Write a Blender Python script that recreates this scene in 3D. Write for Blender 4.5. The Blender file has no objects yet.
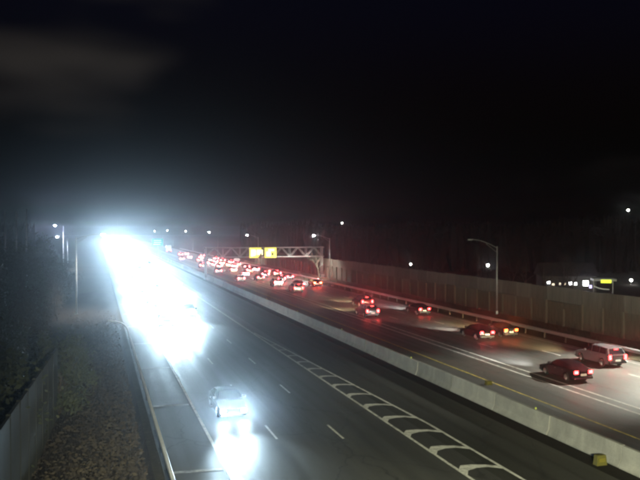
import bpy, bmesh, math, random
from mathutils import Vector, Matrix
R = math.radians
rnd = random.Random(7)
scene = bpy.context.scene
col = scene.collection

# ------------------------------------------------------------------ camera
CAM_H = 11.83
cam_d = bpy.data.cameras.new('camera')
cam_d.lens = 41.4; cam_d.sensor_width = 36.0
cam_d.clip_start = 0.5; cam_d.clip_end = 6000
cam = bpy.data.objects.new('camera', cam_d); col.objects.link(cam)
cam.location = (0, 0, CAM_H)
cam.rotation_euler = (R(90 - 0.78), 0, R(-16.8))
scene.camera = cam

# ------------------------------------------------------------------ world: a clear winter night just after dusk
SKY_STRENGTH = 0.15
wd = bpy.data.worlds.new('World'); scene.world = wd; wd.use_nodes = True
wn = wd.node_tree; wn.nodes.clear()
w_out = wn.nodes.new('ShaderNodeOutputWorld')
w_bg = wn.nodes.new('ShaderNodeBackground')
w_sky = wn.nodes.new('ShaderNodeTexSky'); w_sky.sky_type = 'NISHITA'
w_sky.sun_disc = False
w_sky.sun_elevation = R(-3.1); w_sky.sun_rotation = R(200)
w_sky.air_density = 1.3; w_sky.dust_density = 2.0; w_sky.ozone_density = 3.0
# warm lens smear painted into the sky as faint cloud
w_tc = wn.nodes.new('ShaderNodeTexCoord')
w_map = wn.nodes.new('ShaderNodeMapping'); w_map.inputs['Scale'].default_value = (1.6, 1.6, 5.0)
w_map.inputs['Location'].default_value = (-0.5748, 2.9346, 1.6477)
w_map.inputs['Rotation'].default_value = (-0.3808, -0.2976, 0)
w_noi = wn.nodes.new('ShaderNodeTexNoise'); w_noi.inputs['Scale'].default_value = 1.15
w_noi.inputs['Detail'].default_value = 3.0; w_noi.inputs['Roughness'].default_value = 0.45
w_rmp = wn.nodes.new('ShaderNodeMapRange')
w_rmp.inputs['From Min'].default_value = 0.61; w_rmp.inputs['From Max'].default_value = 0.80
w_rmp.interpolation_type = 'SMOOTHSTEP'
w_mix = wn.nodes.new('ShaderNodeMix'); w_mix.data_type = 'RGBA'
SMEAR = (0.15, 0.13, 0.115, 1)
w_mix.inputs['B'].default_value = SMEAR
wn.links.new(w_tc.outputs['Generated'], w_map.inputs['Vector'])
wn.links.new(w_map.outputs['Vector'], w_noi.inputs['Vector'])
wn.links.new(w_noi.outputs['Fac'], w_rmp.inputs['Value'])
wn.links.new(w_rmp.outputs['Result'], w_mix.inputs['Factor'])
wn.links.new(w_sky.outputs['Color'], w_mix.inputs['A'])
wn.links.new(w_mix.outputs['Result'], w_bg.inputs['Color'])
w_bg.inputs['Strength'].default_value = SKY_STRENGTH
wn.links.new(w_bg.outputs['Background'], w_out.inputs['Surface'])

vs = scene.view_settings
vs.view_transform = 'Standard'; vs.look = 'None'; vs.exposure = 0.0; vs.gamma = 1.0
vs.use_curve_mapping = False
cy = scene.cycles
cy.use_denoising = True
cy.max_bounces = 2; cy.diffuse_bounces = 1; cy.glossy_bounces = 1
cy.use_adaptive_sampling = True; cy.adaptive_threshold = 0.02
cy.transmission_bounces = 2; cy.volume_bounces = 0; cy.transparent_max_bounces = 6
cy.caustics_reflective = False; cy.caustics_refractive = False
cy.sample_clamp_indirect = 3.0
cy.use_light_tree = True
cy.pixel_filter_type = 'BLACKMAN_HARRIS'; cy.filter_width = 2.7

# light levels
HEAD_GLOW = 500.0      # radiance of an oncoming headlamp lens
HEAD_SPILL = 1000.0     # W of the wide spill light of each oncoming headlamp
TAIL_SPILL = 800.0      # W of the red spill of each tail lamp
HEAD_BEAM = 40000.0    # W of each oncoming beam
FWD_BEAM = 22000.0     # W of each outbound beam
TAIL = 26.0
LAMP_W = 14000.0
HAZE = 0.0007

# ------------------------------------------------------------------ materials
MATS = {}
def mat(name, color=(0.5,0.5,0.5), rough=0.6, metal=0.0, emit=None, strength=0.0, spec=0.5):
    if name in MATS: return MATS[name]
    m = bpy.data.materials.new(name); m.use_nodes = True
    b = m.node_tree.nodes['Principled BSDF']
    b.inputs['Base Color'].default_value = (*color, 1)
    b.inputs['Roughness'].default_value = rough
    b.inputs['Metallic'].default_value = metal
    b.inputs['Specular IOR Level'].default_value = spec
    if emit:
        b.inputs['Emission Color'].default_value = (*emit, 1)
        b.inputs['Emission Strength'].default_value = strength
    MATS[name] = m
    return m

def nmat(name, c1, c2, scale=3.0, rough=(0.6,0.85), detail=6.0, bump=0.0, bscale=40.0, c3=None, stretch=(1,1,1), metal=0.0, spec=0.5, coord='Object'):
    """two-colour noise material with fine grain, varied roughness and relief"""
    if name in MATS: return MATS[name]
    m = bpy.data.materials.new(name); m.use_nodes = True
    nt = m.node_tree; N = nt.nodes; L = nt.links
    b = N['Principled BSDF']
    tc = N.new('ShaderNodeTexCoord'); mp = N.new('ShaderNodeMapping')
    mp.inputs['Scale'].default_value = stretch
    L.new(tc.outputs[coord], mp.inputs['Vector'])
    n1 = N.new('ShaderNodeTexNoise'); n1.inputs['Scale'].default_value = scale
    n1.inputs['Detail'].default_value = detail; n1.inputs['Roughness'].default_value = 0.6
    L.new(mp.outputs['Vector'], n1.inputs['Vector'])
    r1 = N.new('ShaderNodeMapRange'); r1.inputs['From Min'].default_value = 0.32; r1.inputs['From Max'].default_value = 0.68
    L.new(n1.outputs['Fac'], r1.inputs['Value'])
    mx = N.new('ShaderNodeMix'); mx.data_type = 'RGBA'
    mx.inputs['A'].default_value = (*c1, 1); mx.inputs['B'].default_value = (*c2, 1)
    L.new(r1.outputs['Result'], mx.inputs['Factor'])
    out = mx.outputs['Result']
    n2 = N.new('ShaderNodeTexNoise'); n2.inputs['Scale'].default_value = bscale; n2.inputs['Detail'].default_value = 4
    L.new(tc.outputs[coord], n2.inputs['Vector'])
    if c3:
        r2 = N.new('ShaderNodeMapRange'); r2.inputs['From Min'].default_value = 0.52; r2.inputs['From Max'].default_value = 0.7
        L.new(n2.outputs['Fac'], r2.inputs['Value'])
        m2 = N.new('ShaderNodeMix'); m2.data_type = 'RGBA'
        L.new(out, m2.inputs['A']); m2.inputs['B'].default_value = (*c3, 1)
        L.new(r2.outputs['Result'], m2.inputs['Factor'])
        out = m2.outputs['Result']
    L.new(out, b.inputs['Base Color'])
    rr = N.new('ShaderNodeMapRange')
    rr.inputs['To Min'].default_value = rough[0]; rr.inputs['To Max'].default_value = rough[1]
    L.new(n1.outputs['Fac'], rr.inputs['Value']); L.new(rr.outputs['Result'], b.inputs['Roughness'])
    b.inputs['Metallic'].default_value = metal
    b.inputs['Specular IOR Level'].default_value = spec
    if bump > 0:
        bp = N.new('ShaderNodeBump'); bp.inputs['Strength'].default_value = bump; bp.inputs['Distance'].default_value = 0.02
        L.new(n2.outputs['Fac'], bp.inputs['Height']); L.new(bp.outputs['Normal'], b.inputs['Normal'])
    MATS[name] = m
    return m

def asphalt(name, base, patch, track, x0, lane, rough, bump=0.25, spec=0.5):
    """asphalt: aggregate speckle, blotches, long streaks and polished wheel tracks"""
    m = bpy.data.materials.new(name); m.use_nodes = True
    nt = m.node_tree; N = nt.nodes; L = nt.links
    b = N['Principled BSDF']
    tc = N.new('ShaderNodeTexCoord')
    def noise(scale, stretch=(1,1,1), detail=5):
        mp = N.new('ShaderNodeMapping'); mp.inputs['Scale'].default_value = stretch
        L.new(tc.outputs['Object'], mp.inputs['Vector'])
        n = N.new('ShaderNodeTexNoise'); n.inputs['Scale'].default_value = scale; n.inputs['Detail'].default_value = detail
        L.new(mp.outputs['Vector'], n.inputs['Vector']); return n.outputs['Fac']
    def rng(sock, a, b_, lo=0.0, hi=1.0):
        r = N.new('ShaderNodeMapRange'); r.inputs['From Min'].default_value = a; r.inputs['From Max'].default_value = b_
        r.inputs['To Min'].default_value = lo; r.inputs['To Max'].default_value = hi
        L.new(sock, r.inputs['Value']); return r.outputs['Result']
    def mix(f, a, c):
        x = N.new('ShaderNodeMix'); x.data_type = 'RGBA'
        L.new(f, x.inputs['Factor'])
        if isinstance(a, tuple): x.inputs['A'].default_value = (*a, 1)
        else: L.new(a, x.inputs['A'])
        x.inputs['B'].default_value = (*c, 1); return x.outputs['Result']
    c = mix(rng(noise(0.35, (1, 0.25, 1)), 0.35, 0.7), base, patch)
    streak = noise(1.3, (1, 0.012, 1), 3)
    c = mix(rng(streak, 0.5, 0.72, 0, 0.55), c, track)
    c = mix(rng(noise(0.12, (1, 0.35, 1), 4), 0.52, 0.60, 0, 0.45), c, tuple(v * 0.62 for v in base))
    vo = N.new('ShaderNodeTexVoronoi'); vo.feature = 'DISTANCE_TO_EDGE'; vo.inputs['Scale'].default_value = 0.16
    mpv = N.new('ShaderNodeMapping'); mpv.inputs['Scale'].default_value = (1, 0.55, 1)
    nz = N.new('ShaderNodeTexNoise'); nz.inputs['Scale'].default_value = 0.9; nz.inputs['Detail'].default_value = 5
    va = N.new('ShaderNodeVectorMath'); va.operation = 'ADD'
    L.new(tc.outputs['Object'], nz.inputs['Vector']); L.new(tc.outputs['Object'], va.inputs[0]); L.new(nz.outputs['Color'], va.inputs[1])
    L.new(va.outputs['Vector'], mpv.inputs['Vector']); L.new(mpv.outputs['Vector'], vo.inputs['Vector'])
    c = mix(rng(vo.outputs['Distance'], 0.0, 0.010, 0.75, 0.0), c, tuple(v * 0.3 for v in base))
    c = mix(rng(noise(9.0), 0.56, 0.75, 0, 0.5), c, tuple(v * 1.7 for v in base))
    c = mix(rng(noise(3.0, (1, 1, 1), 8), 0.6, 0.8, 0, 0.6), c, tuple(v * 0.45 for v in base))
    L.new(c, b.inputs['Base Color'])
    L.new(rng(streak, 0.3, 0.75, rough[1], rough[0]), b.inputs['Roughness'])
    b.inputs['Specular IOR Level'].default_value = spec
    bp = N.new('ShaderNodeBump'); bp.inputs['Strength'].default_value = bump; bp.inputs['Distance'].default_value = 0.01
    L.new(noise(25.0, (1, 1, 1), 6), bp.inputs['Height']); L.new(bp.outputs['Normal'], b.inputs['Normal'])
    MATS[name] = m
    return m

def paint(name, color, under, wear=(0.5, 0.72), rough=0.55):
    """thermoplastic road paint worn through to the asphalt"""
    m = bpy.data.materials.new(name); m.use_nodes = True
    nt = m.node_tree; N = nt.nodes; L = nt.links; b = N['Principled BSDF']
    tc = N.new('ShaderNodeTexCoord')
    n = N.new('ShaderNodeTexNoise'); n.inputs['Scale'].default_value = 2.2; n.inputs['Detail'].default_value = 9; n.inputs['Roughness'].default_value = 0.7
    L.new(tc.outputs['Object'], n.inputs['Vector'])
    r = N.new('ShaderNodeMapRange'); r.inputs['From Min'].default_value = wear[0]; r.inputs['From Max'].default_value = wear[1]
    r.inputs['To Max'].default_value = 0.85
    L.new(n.outputs['Fac'], r.inputs['Value'])
    x = N.new('ShaderNodeMix'); x.data_type = 'RGBA'
    x.inputs['A'].default_value = (*color, 1); x.inputs['B'].default_value = (*under, 1)
    L.new(r.outputs['Result'], x.inputs['Factor']); L.new(x.outputs['Result'], b.inputs['Base Color'])
    b.inputs['Roughness'].default_value = rough
    MATS[name] = m
    return m

M_WB = asphalt('asphalt_west', (0.062,0.062,0.059), (0.084,0.083,0.076), (0.044,0.044,0.044), 6.0, 3.65, (0.38, 0.6))
M_HOV = asphalt('asphalt_carpool', (0.034,0.034,0.028), (0.044,0.043,0.035), (0.026,0.026,0.022), 19.2, 3.65, (0.5, 0.7))
M_EB = asphalt('asphalt_east', (0.075,0.071,0.066), (0.098,0.092,0.084), (0.055,0.053,0.050), 34.3, 3.65, (0.4, 0.62))
M_SH = asphalt('asphalt_shoulder', (0.066,0.068,0.066), (0.085,0.085,0.080), (0.05,0.05,0.05), 3.0, 3.0, (0.45, 0.68))
M_WHITE = paint('white_road_paint', (0.70,0.69,0.64), (0.10,0.10,0.095), (0.46,0.70))
M_WORN = paint('worn_white_paint', (0.5,0.49,0.46), (0.08,0.08,0.076), (0.38,0.62))
M_YEL = paint('yellow_road_paint', (0.62,0.48,0.10), (0.10,0.095,0.08), (0.42,0.66))
M_CONC = nmat('barrier_concrete', (0.23,0.23,0.215), (0.34,0.335,0.31), 1.2, (0.75,0.95), bump=0.3, bscale=30, c3=(0.22,0.215,0.20))
M_SHADE = nmat('barrier_shade', (0.010,0.010,0.009), (0.018,0.017,0.014), 1.5, (0.85,0.97), bump=0.4, bscale=18, c3=(0.032,0.029,0.022), spec=0.1)  # dark colour carries the shade along the barrier's foot
M_SOIL = nmat('soil_and_leaf_litter', (0.016,0.012,0.010), (0.030,0.024,0.019), 0.6, (0.9,1.0), bump=0.9, bscale=9, c3=(0.045,0.036,0.028), spec=0.1)
M_GROUND = nmat('dormant_grass', (0.030,0.028,0.018), (0.052,0.046,0.030), 0.08, (0.9,1.0), bump=0.5, bscale=3, c3=(0.07,0.06,0.04), spec=0.1)
M_GALV = nmat('galvanised_steel', (0.42,0.43,0.44), (0.56,0.57,0.58), 4.0, (0.35,0.55), bump=0.05, metal=0.75)
M_ALU = nmat('weathered_aluminium', (0.48,0.48,0.46), (0.62,0.62,0.60), 3.0, (0.4,0.6), metal=0.55)
M_WPOST = nmat('wood_post', (0.11,0.092,0.068), (0.17,0.145,0.11), 5.0, (0.8,0.95), stretch=(6,6,0.5), bump=0.3)
M_WALL = nmat('wall_boards', (0.085,0.070,0.052), (0.15,0.125,0.095), 1.4, (0.8,0.95), stretch=(3,5,0.35), bump=0.3, bscale=20)
M_WALL2 = nmat('wall_boards_pale', (0.115,0.098,0.075), (0.19,0.165,0.13), 1.2, (0.8,0.95), stretch=(3,5,0.35), bump=0.3, bscale=20)
M_GWALL = nmat('grey_green_wall', (0.035,0.035,0.028), (0.06,0.059,0.047), 0.8, (0.85,0.95), stretch=(1,1,0.4), bump=0.35, bscale=14)
M_BARK = nmat('bark', (0.045,0.033,0.026), (0.08,0.06,0.048), 6.0, (0.85,1.0), stretch=(1,1,0.3), bump=0.5)
M_TWIG = nmat('twigs', (0.03,0.021,0.017), (0.055,0.042,0.034), 2.0, (0.85,1.0))
M_LEAF = nmat('evergreen_leaf', (0.030,0.038,0.018), (0.060,0.062,0.032), 0.9, (0.55,0.75))
M_DRY = nmat('dry_leaf', (0.04,0.03,0.021), (0.07,0.054,0.036), 1.1, (0.7,0.9))
M_FAR = nmat('far_wood', (0.012,0.008,0.007), (0.020,0.013,0.011), 0.3, (0.9,1.0))
M_RUB = mat('tyre_rubber', (0.018,0.018,0.018), 0.85)
M_RIM = mat('rim_alloy', (0.45,0.45,0.46), 0.3, 0.9)
M_GLASS = mat('dark_car_glass', (0.008,0.010,0.012), 0.06, 0.0, spec=0.8)
M_BLK = mat('black_plastic', (0.012,0.012,0.013), 0.5)
M_PLATE = mat('plate_white', (0.7,0.7,0.66), 0.5)
M_CHROME = mat('chrome', (0.6,0.6,0.62), 0.15, 1.0)
M_HEAD = mat('oncoming_headlamp', (0.9,0.92,1.0), 0.2, emit=(0.72,0.90,1.0), strength=HEAD_GLOW)
M_HEADW = mat('outbound_headlamp', (0.9,0.9,0.9), 0.2, emit=(1.0,0.95,0.85), strength=60)
M_TAIL = mat('tail_lamp', (0.5,0.01,0.01), 0.2, emit=(1.0,0.032,0.032), strength=TAIL)
M_TAILDIM = mat('tail_lamp_running', (0.5,0.01,0.01), 0.2, emit=(1.0,0.05,0.035), strength=TAIL*0.3)
M_AMBER = mat('amber_lamp', (0.6,0.25,0.02), 0.2, emit=(1.0,0.06,0.012), strength=24)
M_TAILQ = mat('tail_lamp_braking_far', (0.5,0.01,0.01), 0.2, emit=(1.0,0.06,0.07), strength=60)
M_BRAKE = mat('tail_lamp_braking', (0.5,0.02,0.01), 0.2, emit=(1.0,0.045,0.015), strength=160)
M_MARK = mat('side_marker', (0.6,0.1,0.08), 0.2, emit=(1.0,0.35,0.35), strength=6)
M_LAMP = mat('lit_lamp_lens', (0.9,0.9,0.85), 0.3, emit=(0.95,0.97,1.0), strength=500)
M_LAMPB = mat('lit_lamp_lens_blue', (0.8,0.82,0.9), 0.3, emit=(0.62,0.68,1.0), strength=2500)
M_LAMPOFF = mat('unlit_lamp_lens', (0.25,0.25,0.25), 0.3)

# ------------------------------------------------------------------ helpers
def tag(o, label=None, cat=None, group=None, kind=None):
    if label: o['label'] = label
    if cat: o['category'] = cat
    if group: o['group'] = group
    if kind: o['kind'] = kind
    return o
def empty(name, loc=(0,0,0), rz=0.0, parent=None):
    o = bpy.data.objects.new(name, None); col.objects.link(o)
    o.empty_display_size = 0.3
    o.location = loc; o.rotation_euler = (0, 0, rz)
    if parent: o.parent = parent
    return o
def link(name, me, parent=None, loc=None, rz=0.0):
    o = bpy.data.objects.new(name, me); col.objects.link(o)
    if parent: o.parent = parent
    if loc is not None: o.location = loc
    if rz: o.rotation_euler = (0, 0, rz)
    return o
class MB:
    def __init__(s): s.v = []; s.f = []
    def quad(s, *p):
        i = len(s.v); s.v += [tuple(q) for q in p]; s.f.append(tuple(range(i, i+len(p)))); return s
    def box(s, a, b):
        x0,y0,z0 = a; x1,y1,z1 = b; i = len(s.v)
        s.v += [(x0,y0,z0),(x1,y0,z0),(x1,y1,z0),(x0,y1,z0),(x0,y0,z1),(x1,y0,z1),(x1,y1,z1),(x0,y1,z1)]
        s.f += [tuple(i+k for k in q) for q in ((0,3,2,1),(4,5,6,7),(0,1,5,4),(1,2,6,5),(2,3,7,6),(3,0,4,7))]
        return s
    def tube(s, a, b, r0, r1=None, n=6, caps=True):
        if r1 is None: r1 = r0
        a = Vector(a); b = Vector(b); d = (b-a)
        if d.length < 1e-6: return s
        d.normalize()
        u = d.orthogonal().normalized(); w = d.cross(u); i = len(s.v)
        for p, r in ((a,r0),(b,r1)):
            for k in range(n):
                t = 2*math.pi*k/n; s.v.append(tuple(p + u*(math.cos(t)*r) + w*(math.sin(t)*r)))
        for k in range(n):
            j = (k+1) % n; s.f.append((i+k, i+j, i+n+j, i+n+k))
        if caps:
            s.f.append(tuple(i+k for k in reversed(range(n)))); s.f.append(tuple(i+n+k for k in range(n)))
        return s
    def path(s, pts, r, n=6):
        for a, b in zip(pts[:-1], pts[1:]): s.tube(a, b, r, r, n)
        return s
    def prism(s, poly, axis_pts):
        """poly: list of (p,q); axis_pts: function (p,q,t) -> xyz, swept t=0..1"""
        n = len(poly); i = len(s.v)
        for t in (0, 1): s.v += [tuple(axis_pts(p, q, t)) for p, q in poly]
        for k in range(n):
            j = (k+1) % n; s.f.append((i+k, i+j, i+n+j, i+n+k))
        s.f.append(tuple(i+k for k in reversed(range(n)))); s.f.append(tuple(i+n+k for k in range(n)))
        return s
    def mesh(s, name, m, smooth=False):
        me = bpy.data.meshes.new(name); me.from_pydata(s.v, [], s.f); me.update()
        bm = bmesh.new(); bm.from_mesh(me); bmesh.ops.recalc_face_normals(bm, faces=bm.faces[:]); bm.to_mesh(me); bm.free()
        if m: me.materials.append(m)
        if smooth:
            for p in me.polygons: p.use_smooth = True
        return me
    def build(s, name, m, parent=None, loc=None, rz=0.0, smooth=False):
        return link(name, s.mesh(name, m, smooth), parent, loc, rz)
def copy_tree(o, parent=None):
    c = o.copy(); col.objects.link(c); c.parent = parent
    for ch in list(o.children): copy_tree(ch, c)
    return c
def spot(name, parent, loc, direction, power, color, angle=60, blend=0.6, size=0.08):
    d = bpy.data.lights.new(name, 'SPOT'); d.energy = power; d.color = color
    d.spot_size = R(angle); d.spot_blend = blend; d.shadow_soft_size = size
    o = bpy.data.objects.new(name, d); col.objects.link(o); o.parent = parent
    o.location = loc; o.rotation_euler = Vector(direction).to_track_quat('-Z', 'Y').to_euler()
    return o

# ------------------------------------------------------------------ ground and roads
Y0, Y1 = -30.0, 1000.0
g = MB(); g.quad((-900,-200,-0.06),(1500,-200,-0.06),(1500,1800,-0.06),(-900,1800,-0.06))
tag(g.build('ground', M_GROUND), kind='structure')

def slab(name, x0, x1, m, z=0.0, y0=Y0, y1=Y1):
    b = MB()
    n = 24
    for k in range(n):
        a = y0 + (y1-y0)*k/n; c = y0 + (y1-y0)*(k+1)/n
        b.quad((x0,a,z),(x1,a,z),(x1,c,z),(x0,c,z))
    b.quad((x0,y0,z),(x0,y1,z),(x0,y1,z-0.05),(x0,y0,z-0.05)); b.quad((x1,y0,z),(x1,y1,z),(x1,y1,z-0.05),(x1,y0,z-0.05))
    return tag(b.build(name, m), kind='structure')
shoulder = slab('road_shoulder', 3.02, 5.9, M_SH, 0.0)
west = slab('road_westbound', 5.9, 18.3, M_WB, 0.004)
hov = slab('road_westbound_carpool_lane', 18.3, 23.6, M_HOV, 0.0)
shade_strip = slab('road_shade_strip', 23.6, 24.72, M_SHADE, -0.004)  # strip coloured dark for the shade beside the barrier
emed = slab('road_median_shoulder', 24.72, 29.3, M_SH, 0.0)
east = slab('road_eastbound', 29.3, 46.4, M_EB, 0.004)

def line(parent, name, pts, w, m, z=0.012):
    """painted strip of width w along the polyline pts (x,y), real film 3 mm thick"""
    b = MB()
    for (xa,ya),(xb,yb) in zip(pts[:-1], pts[1:]):
        d = Vector((xb-xa, yb-ya, 0)).normalized(); n = Vector((d.y, -d.x, 0))*(w/2)
        a = Vector((xa,ya,z)); c = Vector((xb,yb,z))
        b.quad(a-n, a+n, c+n, c-n)
    return b.build(name, m, parent)
def seg(x, y0, y1, n=14): return [(x, y0 + (y1-y0)*k/n) for k in range(n+1)]

line(west, 'edge_line', seg(6.05, Y0, 700), 0.17, M_WHITE)
dash = None
def dashes(parent, x, ystart, count, m=M_WHITE, w=0.13):
    global dash
    for k in range(count):
        y = ystart + 12.19*k
        if dash is None:
            dash = MB(); dash.quad((-w/2,0,0),(w/2,0,0),(w/2,3.05,0),(-w/2,3.05,0)); dash = dash.mesh('lane_dash', m)
        link('lane_dash', dash, parent, (x, y, 0.012))
dashes(west, 9.66, 28.2-12.19*3, 30)
dashes(west, 13.29, 27.2-12.19*3, 30)
dashes(east, 38.0, 17.0, 28)
dashes(east, 41.65, 23.0, 28)
# buffer zone with chevrons between the general lanes and the carpool lane
def zone_right(y):
    if y < 41: return 19.25
    if y > 83: return 17.15
    return 19.25 + (17.15-19.25)*(y-41)/42
line(west, 'buffer_line', seg(16.95, Y0, 330, 20), 0.17, M_WHITE)
line(west, 'buffer_line', [(zone_right(y), y) for y in [Y0,0,20,41,48,55,62,69,76,83]], 0.17, M_WHITE, 0.016)
y = 12.6
while y < 76:
    xl, xr = 16.95, zone_right(y)
    wdt = xr - xl
    if wdt > 0.35:
        s = wdt/2.3; xm = xl + 0.44*wdt
        b = MB(); z = 0.020
        t = 0.72*(0.4+0.6*s)
        yl, ya, yr = -1.15*s, 0.0, -0.75*s
        # rounded chevron: left arm, crown, right arm
        lo = [(xl, yl-t*0.3), (xl+0.18*wdt, yl*0.45-t*0.2), (xm, ya-t*0.55), (xl+0.72*wdt, ya-t*0.62), (xr, yr-t*0.3)]
        hi = [(xl, yl+t), (xl+0.18*wdt, yl*0.2+t*0.55), (xm, ya+t*0.2), (xl+0.72*wdt, ya*0.5-t*0.1), (xr, yr+t*0.42)]
        for k in range(4):
            b.quad((*lo[k], z), (*lo[k+1], z), (*hi[k+1], z), (*hi[k], z))
        b.build('chevron_bar', M_WHITE, west, (0, y, 0))
    y += 3.4
# transverse stripes on the left shoulder
for k in range(-1, 7):
    yy = 38.4 + 14.1*k - 2.3
    line(shoulder, 'shoulder_stripe', [(3.35, yy+0.15), (5.85, yy)], 0.34 if k < 3 else 0.42, M_WORN, 0.008)
# eastbound lines
line(emed, 'median_edge_line', seg(29.25, Y0, 500), 0.16, M_YEL, 0.012)
line(east, 'buffer_line', seg(33.25, Y0, 600), 0.19, M_WHITE)
line(east, 'buffer_line', seg(34.3, Y0, 600), 0.19, M_WHITE)
line(east, 'edge_line', seg(45.55, Y0, 600), 0.14, M_WORN)

# ------------------------------------------------------------------ median barrier, each cast section its own part
med = tag(empty('median_barrier', (25.05, 0, 0)), 'long pale concrete barrier dividing the two carriageways', 'barrier')
prof = [(-0.31,-0.02),(0.31,-0.02),(0.31,0.08),(0.16,0.36),(0.10,1.10),(-0.10,1.10),(-0.16,0.36),(-0.31,0.08)]
secs = []
M_CONCS = [M_CONC, nmat('barrier_concrete_dark', (0.20,0.20,0.185), (0.33,0.325,0.30), 1.0, (0.75,0.95), bump=0.3, bscale=30, c3=(0.14,0.138,0.13), stretch=(1,1.6,0.5)),
           nmat('barrier_concrete_pale', (0.29,0.29,0.27), (0.40,0.39,0.365), 1.4, (0.75,0.95), bump=0.3, bscale=30, c3=(0.25,0.245,0.23), stretch=(1,1.6,0.5))]
for v in range(6):
    b = MB(); jx = (v-2.5)*0.008
    b.prism(prof, lambda p, q, t: (p+jx, 0.035 + t*6.03, q*(1+0.006*(v % 3))))
    me = b.mesh('barrier_section', M_CONCS[v % 3])
    bm = bmesh.new(); bm.from_mesh(me)
    bmesh.ops.bevel(bm, geom=[e for e in bm.edges], offset=0.012, segments=1, affect='EDGES'); bm.to_mesh(me); bm.free()
    secs.append(me)
for k in range(74):
    link('barrier_section', secs[rnd.randrange(6)], med, (0, 6.1*k - 6, 0))
# amber reflectors on top of the barrier
for k in range(16):
    b = MB(); b.box((-0.05,-0.02,1.101),(0.05,0.02,1.22))
    b.build('reflector', mat('reflector_yellow_green', (0.45,0.5,0.12), 0.3), med, (0, 20+18.3*k, 0))
def median_marker(x, y, label, w=0.55, h=0.42):
    t = tag(empty('marker_block', (x,y,-0.004)), label, 'marker', 'yellow marker blocks by the median')
    b = MB(); b.prism([(-w/2,0),(w/2,0),(w*0.42,h),(-w*0.42,h)], lambda p,q,tt: (p, (tt-0.5)*0.34*(1-0.25*q/h), q)); b.build('block', mat('yellow_block', (0.09,0.08,0.012), 0.6), t)
    b = MB(); b.box((-w*0.3,-0.185,h*0.35),(w*0.3,-0.155,h*0.75)); b.build('reflective_face', mat('yellow_face', (0.14,0.12,0.018), 0.4), t)
median_marker(24.2, 31.3, 'low yellow block in painted shade strip on near side of median barrier', 0.6, 0.5)
median_marker(28.55, 50.0, 'low yellow block on the far side of the median barrier by yellow line', 0.5, 0.3)

# ------------------------------------------------------------------ guardrails
def wbeam(b, pts, z=0.72, side=1):
    pf = [(0.0,-0.155),(0.02,-0.15),(0.08,-0.11),(0.08,-0.06),(0.015,-0.015),(0.015,0.015),(0.08,0.06),(0.08,0.11),(0.02,0.15),(0.0,0.155)]
    rings = []
    for i, (x, yv) in enumerate(pts):
        a = Vector(pts[max(0,i-1)]); c = Vector(pts[min(len(pts)-1,i+1)])
        d = (c-a).normalized(); n = Vector((d.y, -d.x))*side
        i0 = len(b.v)
        for p, q in pf: b.v.append((x+n.x*p, yv+n.y*p, z+q))
        for p, q in reversed(pf): b.v.append((x+n.x*(p-0.012), yv+n.y*(p-0.012), z+q))
        rings.append(i0)
    m = 2*len(pf)
    for a, c in zip(rings[:-1], rings[1:]):
        for k in range(m):
            j = (k+1) % m; b.f.append((a+k, a+j, c+j, c+k))
    for a in (rings[0], rings[-1]): b.f.append(tuple(a+k for k in range(m)))
pm = MB(); pm.box((-0.05,-0.08,-0.06),(0.05,0.08,0.92)); pm.box((0.05,-0.06,0.56),(0.148,0.06,0.86))
M_POSTMESH = pm.mesh('post', M_BARK)
gl = tag(empty('guardrail', (2.9,0,0)), 'galvanised guardrail along left shoulder, its far end curving away', 'guardrail')
xl = 3.06-2.9+0.1
pts = [(xl, -6 + 4*k) for k in range(23)] + [(xl, 86.0),(xl-0.12, 88.5),(xl-0.5,90.8),(xl-1.2,92.7),(xl-1.9,93.6)]
M_BOXR = nmat('bright_galvanised', (0.72,0.73,0.73), (0.85,0.86,0.86), 3.0, (0.4,0.6), metal=0.25)
b = MB(); rings = []
for i, (x_, y_) in enumerate(pts):
    a_ = Vector(pts[max(0,i-1)]); c_ = Vector(pts[min(len(pts)-1,i+1)]); d_ = (c_-a_).normalized(); n_ = Vector((d_.y,-d_.x))
    rings.append(len(b.v))
    for p_, q_ in ((-0.075,0.61),(0.075,0.61),(0.09,0.625),(0.09,0.775),(0.075,0.79),(-0.075,0.79),(-0.09,0.775),(-0.09,0.625)): b.v.append((x_+n_.x*p_, y_+n_.y*p_, q_))
for a_, c_ in zip(rings[:-1], rings[1:]):
    for k in range(8): b.f.append((a_+k, a_+(k+1)%8, c_+(k+1)%8, c_+k))
b.f.append(tuple(rings[0]+k for k in range(8))); b.f.append(tuple(rings[-1]+k for k in range(8)))
b.build('rail', M_BOXR, gl)
pm2 = MB(); pm2.box((-0.04,-0.05,-0.06),(0.04,0.05,0.605)); pm2.box((-0.06,-0.07,0.585),(0.06,0.07,0.607))
M_LPOST = pm2.mesh('post', M_GALV)
for k in range(24): link('post', M_LPOST, gl, (xl, -5+3.81*k, 0))
for x_, y_, a_ in ((xl-0.62,91.2,0.6),(xl-1.75,93.45,1.1)): link('post', M_LPOST, gl, (x_, y_, 0), a_)
gr = tag(empty('guardrail', (47.0,0,0)), 'galvanised guardrail along the far right edge below the sound wall', 'guardrail')
b = MB(); wbeam(b, [(0.0, 20 + 6*k) for k in range(72)], 0.72, -1); b.build('rail', M_GALV, gr)
b = MB(); b.box((-0.02,20,0.885),(0.16,446,0.91)); b.build('rail_cap', M_GALV, gr)
for k in range(108): link('post', M_POSTMESH, gr, (0.2, 21+3.81*k, 0), math.pi)

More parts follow.
